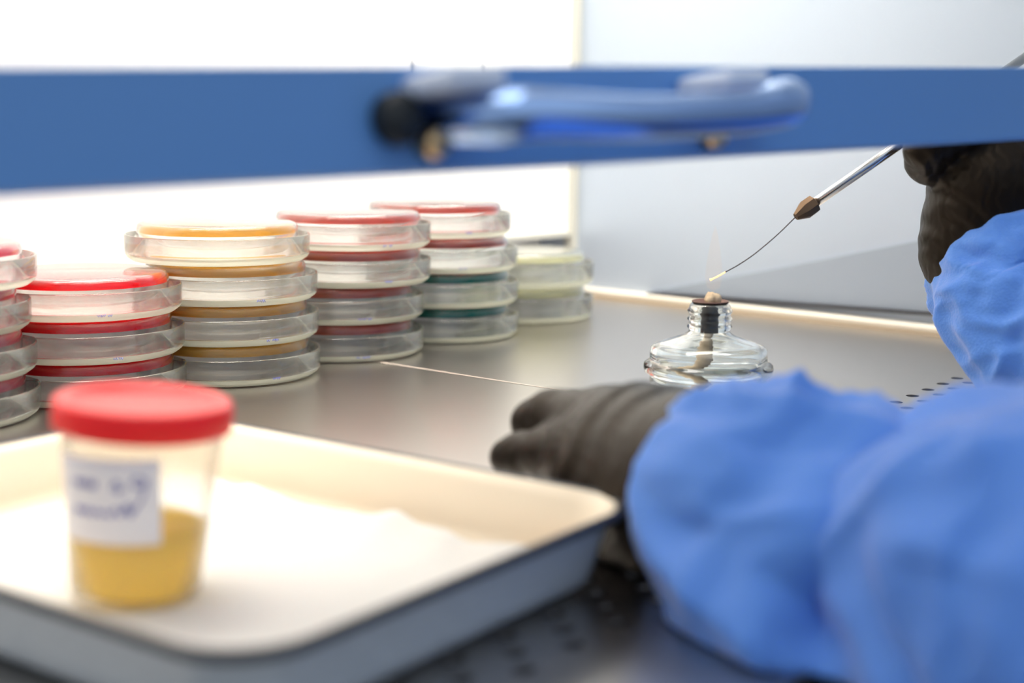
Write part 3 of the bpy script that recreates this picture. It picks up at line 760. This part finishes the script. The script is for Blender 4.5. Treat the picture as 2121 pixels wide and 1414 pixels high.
hand('gloved_hand', [little, ring_, middle, index, thumb], palm, person, h=.0013, wrinkle=wr_right, kp=.0055)['label'] = 'black gloved hand gripping the inoculating loop'

# ------------------------------------------------------------------ gown sleeves
def ridged(p, sc_):
    return 1 - abs(noise.noise(p * sc_)) * 2
def sleeve(name, path, nu, nv, amp, label, seed, zmin=None, shear=0, fine=1.0):
    sp = spline([(*at(x, y, d), r) for x, y, d, r in path], nu); V = []; F = []; up = None
    P = [Vector(p[:3]) for p in sp]; R = [float(p[3]) for p in sp]; s_acc = 0
    for i in range(nu):
        t = (P[min(i + 1, nu - 1)] - P[max(i - 1, 0)]).normalized()
        if i: s_acc += (P[i] - P[i - 1]).length
        if up is None: up = (UPV - t * UPV.dot(t)).normalized()
        up = (up - t * up.dot(t)).normalized(); sd = t.cross(up)
        for k in range(nv):
            a = 2 * math.pi * k / nv; ca, sa = math.cos(a), math.sin(a)
            q = Vector((ca * .9 + seed, sa * .9, s_acc * 16 + .8 * sa))
            fold = (ridged(q + noise.noise_vector(q * .9) * .5, .9) - .35) * amp
            q2 = Vector((ca * 1.7, sa * 1.7 + seed, s_acc * 42 - 1.2 * ca))
            fold += (ridged(q2 + noise.noise_vector(q2) * .4, 1.1) - .4) * amp * .38 * fine
            fold += noise.noise(q2 * 3.1) * amp * .12 * fine
            fade = min(1, i / 26); v = P[i] + (up * ca + sd * sa) * (R[i] + fold * (.08 + .92 * fade))
            if shear and ca < .2: v += Vector((-.02, -1, 0)) * (shear * min(1, .5 * (.2 - ca)) * min(1, i / 54))
            if zmin is not None and v.z < zmin: v.z = zmin + .0004 * ca
            V.append(v)
    for i in range(nu - 1):
        for k in range(nv): j = (k + 1) % nv; F.append((i * nv + k, i * nv + j, (i + 1) * nv + j, (i + 1) * nv + k))
    o = mesh(name, V, F, M['gown'], person, local=False); o['label'] = label
    s = o.modifiers.new('t', 'SOLIDIFY'); s.thickness = .0006; s.offset = -1
    return o
sleeve('gown_sleeve', [(1440, 1008, .430, .0230), (1460, 1010, .426, .0275), (1505, 1026, .419, .0325), (1580, 1066, .406, .0380), (1690, 1130, .392, .0400), (1780, 1180, .382, .0405), (1858, 1238, .374, .0305), (1935, 1200, .364, .0362), (2030, 1185, .355, .0430), (2180, 1210, .340, .0450), (2420, 1260, .320, .046), (2800, 1340, .300, .047), (3400, 1460, .275, .050), (4200, 1600, .25, .052)],
       200, 110, .0075, 'blue gown sleeve over the hand resting on the worktop', 3.1, zmin=.0012, shear=.068)
sleeve('gown_sleeve', [(2042, 478, .658, .0265), (2056, 496, .656, .0305), (2080, 532, .652, .0350), (2112, 582, .646, .0385), (2155, 650, .636, .0385), (2260, 730, .612, .0400), (2420, 860, .570, .042), (2600, 1000, .53, .044), (3000, 1230, .48, .046), (3600, 1500, .42, .048)],
       190, 130, .0060, 'blue gown sleeve below the hand gripping the loop', 8.4, fine=1.7)
bpy.context.view_layer.update()
